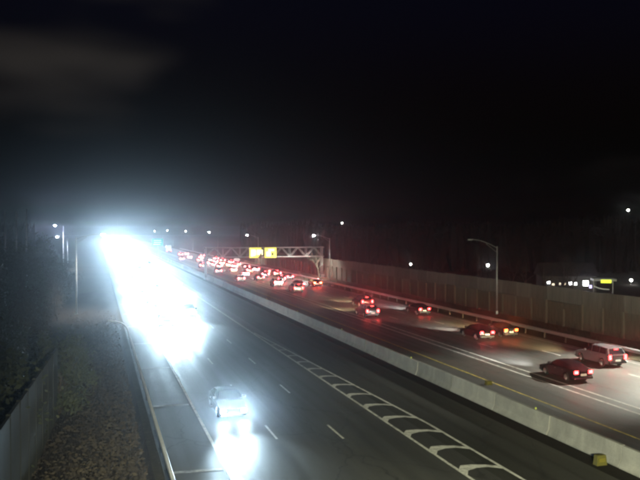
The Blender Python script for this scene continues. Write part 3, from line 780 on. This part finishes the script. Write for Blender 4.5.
# ------------------------------------------------------------------ vegetation
def bare_tree(seed, h, spread, twig=3, r0=0.22):
    q = random.Random(seed); tr = MB(); tw = MB()
    def grow(p, d, ln, r, lev):
        pts = p; segs = 3 if lev < 2 else 2
        for s in range(segs):
            d = (d + Vector((q.gauss(0,.16), q.gauss(0,.16), q.gauss(0.05,.10)))).normalized()
            e = pts + d*(ln/segs)
            r1 = r*(0.80 if lev < 2 else 0.7)
            (tr if lev < 2 else tw).tube(pts, e, r, r1, 6 if lev == 0 else (4 if lev == 1 else 3), False)
            if lev < 3 + (twig > 3) and (s > 0 or lev > 0):
                for c in range(2 if lev == 0 else q.choice((1,2,2))):
                    a = q.uniform(0, 2*math.pi); tl = q.uniform(0.5, 1.0)
                    o = d.orthogonal().normalized(); o = Matrix.Rotation(a, 3, d) @ o
                    grow(e, (d*0.75 + o*tl*spread).normalized(), ln*q.uniform(0.5,0.72), r1*0.62, lev+1)
            pts, r = e, r1
        if lev < 3: grow(pts, d, ln*0.62, r*0.8, lev+1)
    grow(Vector((0,0,0)), Vector((0,0,1)), h*0.42, r0, 0)
    return tr.mesh('trunk', M_BARK), tw.mesh('crown', M_TWIG)
def leafy(seed, h, rx, n, m_leaf, size=0.22, base=0.12):
    """evergreen or dry-leaved bush: stem plus thousands of leaf faces in uneven clumps"""
    q = random.Random(seed); st = MB(); lf = MB()
    st.tube((0,0,0),(0.1,0.05,h*0.7),0.10,0.03,6)
    cl = []
    for k in range(46):
        t = q.uniform(base, 1.0); rad = rx*(1.0-abs(t-0.42)**1.5*1.25)*math.sqrt(q.random())
        a = q.uniform(0, 2*math.pi); c = Vector((rad*math.cos(a), rad*math.sin(a), t*h)); cl.append((c, q.uniform(0.16,0.42)*rx))
        st.tube((0.05,0.03,max(0.1,c.z*0.55)), c, 0.03, 0.01, 3, False)
    for k in range(n):
        c, s = q.choice(cl)
        p = c + Vector((q.gauss(0,s*.55), q.gauss(0,s*.55), q.gauss(0,s*.5)))
        if p.z < 0.02: continue
        u = Vector((q.gauss(0,1), q.gauss(0,1), q.gauss(0,.7))).normalized(); w = u.orthogonal().normalized()
        l = size*q.uniform(.5,1.3)
        lf.quad(p-u*l*.5, p+w*l*.28, p+u*l*.5, p-w*l*.28)
    return st.mesh('trunk', M_BARK), lf.mesh('crown', m_leaf)
def plant(name, var, x, y, s, rz, label, cat, group, z=-0.06, sz=None):
    t = tag(empty(name, (x, y, z), rz), label, cat, group); t.scale = (s, s, sz or s)
    link('trunk', var[0], t); link('crown', var[1], t); return t
BARE = [bare_tree(11, 10, 0.75), bare_tree(12, 11, 0.85), bare_tree(13, 9.5, 0.95)]
LEAFY = [leafy(21, 5.0, 2.3, 5200, M_LEAF), leafy(22, 4.2, 2.4, 4800, M_DRY), leafy(23, 6.5, 2.6, 6500, M_LEAF, 0.26)]
TG = 'bare trees behind the sound wall'
tl_ = 'leafless tree among the dark trees behind the right sound wall'
for k in range(34):
    y_ = 46 + k*8.2 + rnd.uniform(-2,2)
    plant('bare_tree', BARE[k % 3], 60 + rnd.uniform(0,16), y_, rnd.uniform(0.75,1.05), rnd.uniform(0,6.28), tl_, 'tree', TG)
M_LITTWIG = nmat('lamplit_twigs', (0.13,0.13,0.09), (0.2,0.2,0.14), 2.0, (0.85,1.0))  # lamplight put into the colour: brighter copy of the twigs
LIT_TREE = tuple(me.copy() for me in bare_tree(14, 8.5, 0.95))
for me in LIT_TREE: me.materials.clear(); me.materials.append(M_LITTWIG)
plant('bare_tree', LIT_TREE, 52.3, 174.0, 0.95, 1.0, 'leafless tree lit pale green beside the right end of gantry', 'tree', 'trees on the verge')
# left bank
LT = 'dark bushy tree in the mass at the left edge of the picture'
for k, (x_, y_, s_, v_) in enumerate(((-8.3,50,1.15,0),(-6.2,56,1.0,0),(-9.5,62,1.2,2),(-6.6,68,0.95,1),(-10.8,74,1.2,2),(-7.2,80,1.05,1),(-12.0,88,1.25,2),(-7.8,93,1.1,1),(-14.8,98,1.35,2),(-9.6,106,1.25,2),(-7.0,112,1.0,1),(-17,112,1.5,2),(-11.5,120,1.4,2),(-6.6,128,1.15,1),(-15,134,1.5,2),(-9,142,1.3,2),(-6.5,158,1.2,1),(-12,166,1.5,2))):
    plant('bushy_tree', LEAFY[v_], x_, y_, s_, rnd.uniform(0,6.28), LT, 'tree', 'trees on the left bank')
for k, (x_, y_, s_) in enumerate(((-5.6,40.5,1.15),(-7.4,36,1.3),(-9.6,44,1.4))):
    plant('bushy_tree', LEAFY[2 if k else 0], x_, y_, s_, k*2.0, 'nearly black evergreen behind the lower left wall', 'tree', 'dark evergreens behind the left wall')
for k, (x_, y_) in enumerate(((-4.6,72),(-5.0,100),(-5.4,121),(-12.8,70),(-14,104))):
    plant('bare_tree', BARE[k % 3], x_, y_, rnd.uniform(0.45,0.6), k*1.3, 'thin leafless tree among the bushes of the left bank', 'tree', 'bare trees on the left bank')

plant('bushy_tree', LEAFY[0], -2.35, 49.2, 0.85, 0.4, 'dark bush against the far end of the lower left wall', 'bush', 'dark evergreens behind the left wall', sz=1.05)

# brush and leaf litter on the left verge: uncountable
def scatter(name, label, m_, n, area, seed, blade):
    q = random.Random(seed); b = MB()
    for k in range(n):
        x_, y_ = area(q)
        blade(b, q, x_, y_)
    return tag(b.build(name, m_), label, None, None, 'stuff')
soil = MB(); q = random.Random(3)
xs = [-9 + 11.55*i/18 for i in range(19)]; ys = [-10 + 2.5*j for j in range(62)]
for yv in ys:
    for xv in xs:
        e = max(0.0, min(1.0, (2.4 - xv)/3.0))
        soil.v.append((xv, yv, -0.05 + e*(0.16 + 0.22*q.random())))
for j in range(len(ys)-1):
    for i in range(len(xs)-1): soil.f.append((j*19+i, j*19+i+1, (j+1)*19+i+1, (j+1)*19+i))
tag(soil.build('verge', M_SOIL, smooth=True), kind='structure')
def leafblade(b, q, x_, y_):
    z_ = 0.14 + q.uniform(0,0.20); l = q.uniform(0.05,0.16)
    u = Vector((q.gauss(0,1), q.gauss(0,1), q.gauss(0,.35))).normalized(); w = u.orthogonal().normalized(); p = Vector((x_,y_,z_))
    b.quad(p-u*l, p+w*l*.5, p+u*l, p-w*l*.5)
def stalk(b, q, x_, y_):
    h = q.uniform(0.25,1.1); d = Vector((q.gauss(0,.35), q.gauss(0,.35), 1)); p = Vector((x_,y_,0.1)); m1 = p + d*h*.55; e = m1 + (d + Vector((q.gauss(0,.5), q.gauss(0,.5), -.2)))*h*.45
    b.tube(p, m1, .008, .006, 3, False); b.tube(m1, e, .006, .003, 3, False)
    for k in range(3):
        c = p.lerp(e, q.uniform(.3,1)); f = c + Vector((q.gauss(0,.18), q.gauss(0,.18), q.uniform(.0,.22))); b.tube(c, f, .004, .002, 3, False)
ar = lambda q: (q.uniform(-4.5,2.2), q.triangular(14, 110, 22))
scatter('leaf_litter', 'fallen dry leaves over the dark left verge', M_DRY, 16000, ar, 5, leafblade)
scatter('dry_brush', 'thin dry stalks and brush on the dark left verge', M_TWIG, 3800, ar, 6, stalk)
arr = lambda q: (q.uniform(47.6,54.6), q.triangular(34, 300, 40))
scatter('verge_weeds', 'low dry weeds between right guardrail and sound wall', M_DRY, 5000, arr, 8, lambda b,q,x_,y_: stalk(b,q,x_,y_))
# bent dry stem leaning over the guardrail
b = MB(); pts = [Vector((1.15,29.0,0.1)),Vector((1.25,29.1,0.7)),Vector((1.55,29.2,1.05)),Vector((2.0,29.25,1.15)),Vector((2.5,29.2,1.05)),Vector((2.85,29.1,0.9))]
for i in range(5): b.tube(pts[i], pts[i+1], 0.022-0.003*i, 0.019-0.003*i, 5)
b.tube(pts[2], pts[2]+Vector((0.2,0.3,0.35)), .012, .004, 4); b.tube(pts[3], pts[3]+Vector((0.3,-0.2,0.3)), .010, .004, 4)
tag(b.build('bent_branch', mat('dry_stem', (0.30,0.25,0.19), 0.8)), 'pale bent dry branch arching over to the left guardrail', 'branch')

# far-off wood behind everything: reads as one mass
q = random.Random(9); b = MB()
for k in range(5200):
    t = q.random(); a = R(-20 + 78*t)
    d = q.uniform(215, 420); x_ = d*math.sin(a); y_ = d*math.cos(a)
    if -30 < x_ < 75: continue
    top = min(18.2, (14.6 + 0.9*math.sin(a*9+1)+0.6*math.sin(a*31))*(0.85+0.0005*d) + q.gauss(0, 0.8))
    r_ = q.uniform(0.6,1.9)
    lean = Vector((q.gauss(0,1.3), q.gauss(0,1.3), top))
    p = Vector((x_,y_,-0.06))
    b.tube(p, p+lean*0.55, 0.35*r_, r_, 4, False); b.tube(p+lean*0.55, p+lean, r_, 0.05, 4, False)
    for j in range(3):
        c = p + lean*q.uniform(.5,.85); e = c + Vector((q.gauss(0,1.6), q.gauss(0,1.6), q.uniform(0.8,2.4))); b.tube(c, e, 0.5*r_, 0.03, 3, False)
tag(b.build('far_woodland', M_FAR), 'dark far-off wood along the horizon', None, None, 'stuff')

# ------------------------------------------------------------------ lights of the town beyond the wall
M_WARMWIN = mat('lit_window_warm', (0.6,0.5,0.3), 0.4, emit=(1.0,0.86,0.62), strength=2.2)
M_COOLWIN = mat('lit_window_white', (0.7,0.7,0.7), 0.4, emit=(0.95,0.97,1.0), strength=14)
M_DIMWIN = mat('lit_window_dim', (0.4,0.3,0.2), 0.4, emit=(1.0,0.8,0.6), strength=0.5)
M_SIDING = nmat('house_siding', (0.10,0.09,0.085), (0.14,0.13,0.12), 0.8, (0.7,0.9), stretch=(0.3,0.3,6))
M_ROOF = nmat('roof_shingle', (0.03,0.028,0.028), (0.05,0.046,0.044), 2.0, (0.85,0.95))
PSI = R(16.8)
def along(u_deg, dist):           # ground point at a bearing (degrees right of the road axis) and distance
    a = R(u_deg); return dist*math.sin(a), dist*math.cos(a)
def house(x, y, w, d, h, label, wins, rz=0.0, cat='house', name='house', group=None):
    t = tag(empty(name, (x,y,-0.06), rz), label, cat, group)
    b = MB(); b.box((-w/2,0,0),(w/2,d,h)); b.build('wall', M_SIDING, t)
    b = MB(); b.prism([(-0.4,h),(d+0.4,h),(d/2,h+d*0.33)], lambda p,q_,tt: (-w/2-0.4+(w+0.8)*tt, p, q_+0.004)); b.build('roof', M_ROOF, t)
    for (wx, wz, ww, wh, m_) in wins:
        b = MB(); b.box((wx-ww/2-.08,-0.05,wz-wh/2-.08),(wx+ww/2+.08,-0.002,wz+wh/2+.08)); f = b.build('window', M_PLATE, t)
        b = MB(); b.box((wx-ww/2,-0.06,wz-wh/2),(wx+ww/2,-0.052,wz+wh/2)); b.build('pane', m_, f)
    return t
def bearing(px): return math.degrees(math.atan((px-320)/736.0)) + 16.8
def place(px, depth):
    a = R(bearing(px)); dd = depth/math.cos(a-PSI); return dd*math.sin(a), dd*math.cos(a)
x_, y_ = place(343, 330); house(x_, y_, 11, 8, 9.5, 'far house with four white lit windows right of the gantry', [(-1.5,7.6,0.9,0.9,M_COOLWIN),(1.2,9.0,0.8,0.8,M_COOLWIN),(-0.3,9.2,0.6,0.6,M_WARMWIN),(1.4,7.6,0.6,0.6,M_WARMWIN)], -PSI)
x_, y_ = place(384, 260); house(x_, y_, 16, 8, 7.9, 'far dark house with a few dim lit windows above the sound wall', [(-6,7.3,0.5,0.9,M_DIMWIN),(-1.8,7.2,0.4,0.7,M_DIMWIN),(2.4,6.9,0.6,1.1,M_WARMWIN),(3.6,4.6,0.6,0.9,M_DIMWIN)], -PSI)
def yard_light(px, depth, h, label, power=50, col_=(1,0.95,0.85)):
    x_, y_ = place(px, depth)
    t = tag(empty('yard_light', (x_,y_,-0.06)), label, 'lamp post', 'lights beyond the sound wall')
    b = MB(); b.tube((0,0,0),(0,0,h-0.3),0.09,0.06,6); b.build('pole', M_BLK, t)
    b = MB(); b.tube((0,0,h-0.32),(0,0,h-0.22),0.12,0.3,10); b.tube((0,0,h+0.22),(0,0,h+0.34),0.32,0.1,10); b.build('cap', M_BLK, t)
    b = MB()
    for k in range(4): b.tube((0,0,h-0.22+0.11*k),(0,0,h-0.22+0.11*(k+1)),(0.18,0.25,0.28,0.25)[k],(0.25,0.28,0.25,0.18)[k],10)
    b.build('globe', mat('globe_glow', (0.9,0.9,0.85), 0.3, emit=(1.0,0.97,0.9), strength=40), t)
    d = bpy.data.lights.new('lamp_light','POINT'); d.energy = power; d.color = col_; d.shadow_soft_size = 0.3
    o = bpy.data.objects.new('lamp_light', d); col.objects.link(o); o.parent = t; o.location = (0,0,h-0.6)
yard_light(488, 150, 11.83-35*150/736, 'single white globe light left of the unlit street lamp pole')
yard_light(411, 190, 11.83-34*190/736, 'single small white light above the middle of sound wall')
yard_light(342, 300, 11.83+7*300/736, 'high far white light above the treeline right of gantry')
yard_light(631.5, 160, 11.83-50*160/736, 'white light at right edge beside the lit yellow canopy, upper one')
yard_light(637.5, 165, 11.83-54*165/736, 'white light at right edge beside the lit yellow canopy, lower one')
yard_light(628, 200, 11.83+20*200/736, 'tiny far light high above the trees at the right edge')
# low shop with a row of lit windows and a floodlight
x_, y_ = place(570, 132)
house(x_, y_, 9.2, 7, 3.6, 'low shop behind the sound wall with a row of lit windows', [(-3.75,2.45,0.55,0.4,M_COOLWIN),(-2.9,2.1,0.4,0.3,M_WARMWIN),(-1.7,2.2,0.3,0.35,M_WARMWIN),(-0.9,2.2,0.35,0.35,M_WARMWIN),(0.1,2.3,0.45,0.5,M_COOLWIN),(1.0,2.25,0.4,0.45,M_COOLWIN),(2.75,2.35,0.85,0.85,mat('bright_shopfront',(0.8,0.8,0.8),0.4,emit=(0.92,0.93,1.0),strength=30)),(3.6,1.75,0.4,0.5,mat('violet_window',(0.5,0.4,0.8),0.4,emit=(0.6,0.5,1.0),strength=3))], -PSI-R(6), 'shop', 'shop')
x_, y_ = place(604, 128)
t = tag(empty('canopy', (x_,y_,-0.06), -PSI-R(10)), 'small station canopy with a glowing yellow-green fascia beyond the wall', 'canopy')
b = MB(); b.box((-1.9,-1.2,3.05),(1.9,1.8,3.45)); b.build('canopy_roof', M_PLATE, t)
b = MB(); b.box((-0.7,-1.28,2.75),(1.0,-1.205,3.3)); b.build('lit_fascia', mat('yellow_green_fascia', (0.6,0.7,0.1), 0.4, emit=(0.72,0.85,0.06), strength=1.6), t)
for sx in (-1.6, 1.6):
    b = MB(); b.tube((sx,0.4,0),(sx,0.4,3.05),0.1,0.1,8); b.build('column', M_ALU, t)
b = MB(); b.path([(-1.9,-1.5,2.2),(-1.2,-1.55,1.9),(-0.4,-1.55,1.72),(0.6,-1.5,1.66)], 0.09, 6); b.build('tube_light', mat('dim_tube', (0.6,0.6,0.55), 0.4, emit=(0.8,0.8,0.6), strength=0.25), t)

# ------------------------------------------------------------------ haze added to imitate lens bloom round the lamps
hz_ = MB(); hz_.box((-950,-250,-1.1),(1550,1850,19.5))
m = bpy.data.materials.new('haze_air'); m.use_nodes = True
nt = m.node_tree; nt.nodes.clear()
o_ = nt.nodes.new('ShaderNodeOutputMaterial'); v_ = nt.nodes.new('ShaderNodeVolumePrincipled')
v_.inputs['Color'].default_value = (0.86,0.92,1.0,1); v_.inputs['Density'].default_value = HAZE
v_.inputs['Anisotropy'].default_value = 0.955
m.cycles.volume_sampling = 'EQUIANGULAR'
v_.inputs['Density Attribute'].default_value = ''
nt.links.new(v_.outputs['Volume'], o_.inputs['Volume'])
tag(hz_.build('haze', m), 'thin pale haze added to the air for headlight bloom', None, None, 'stuff')
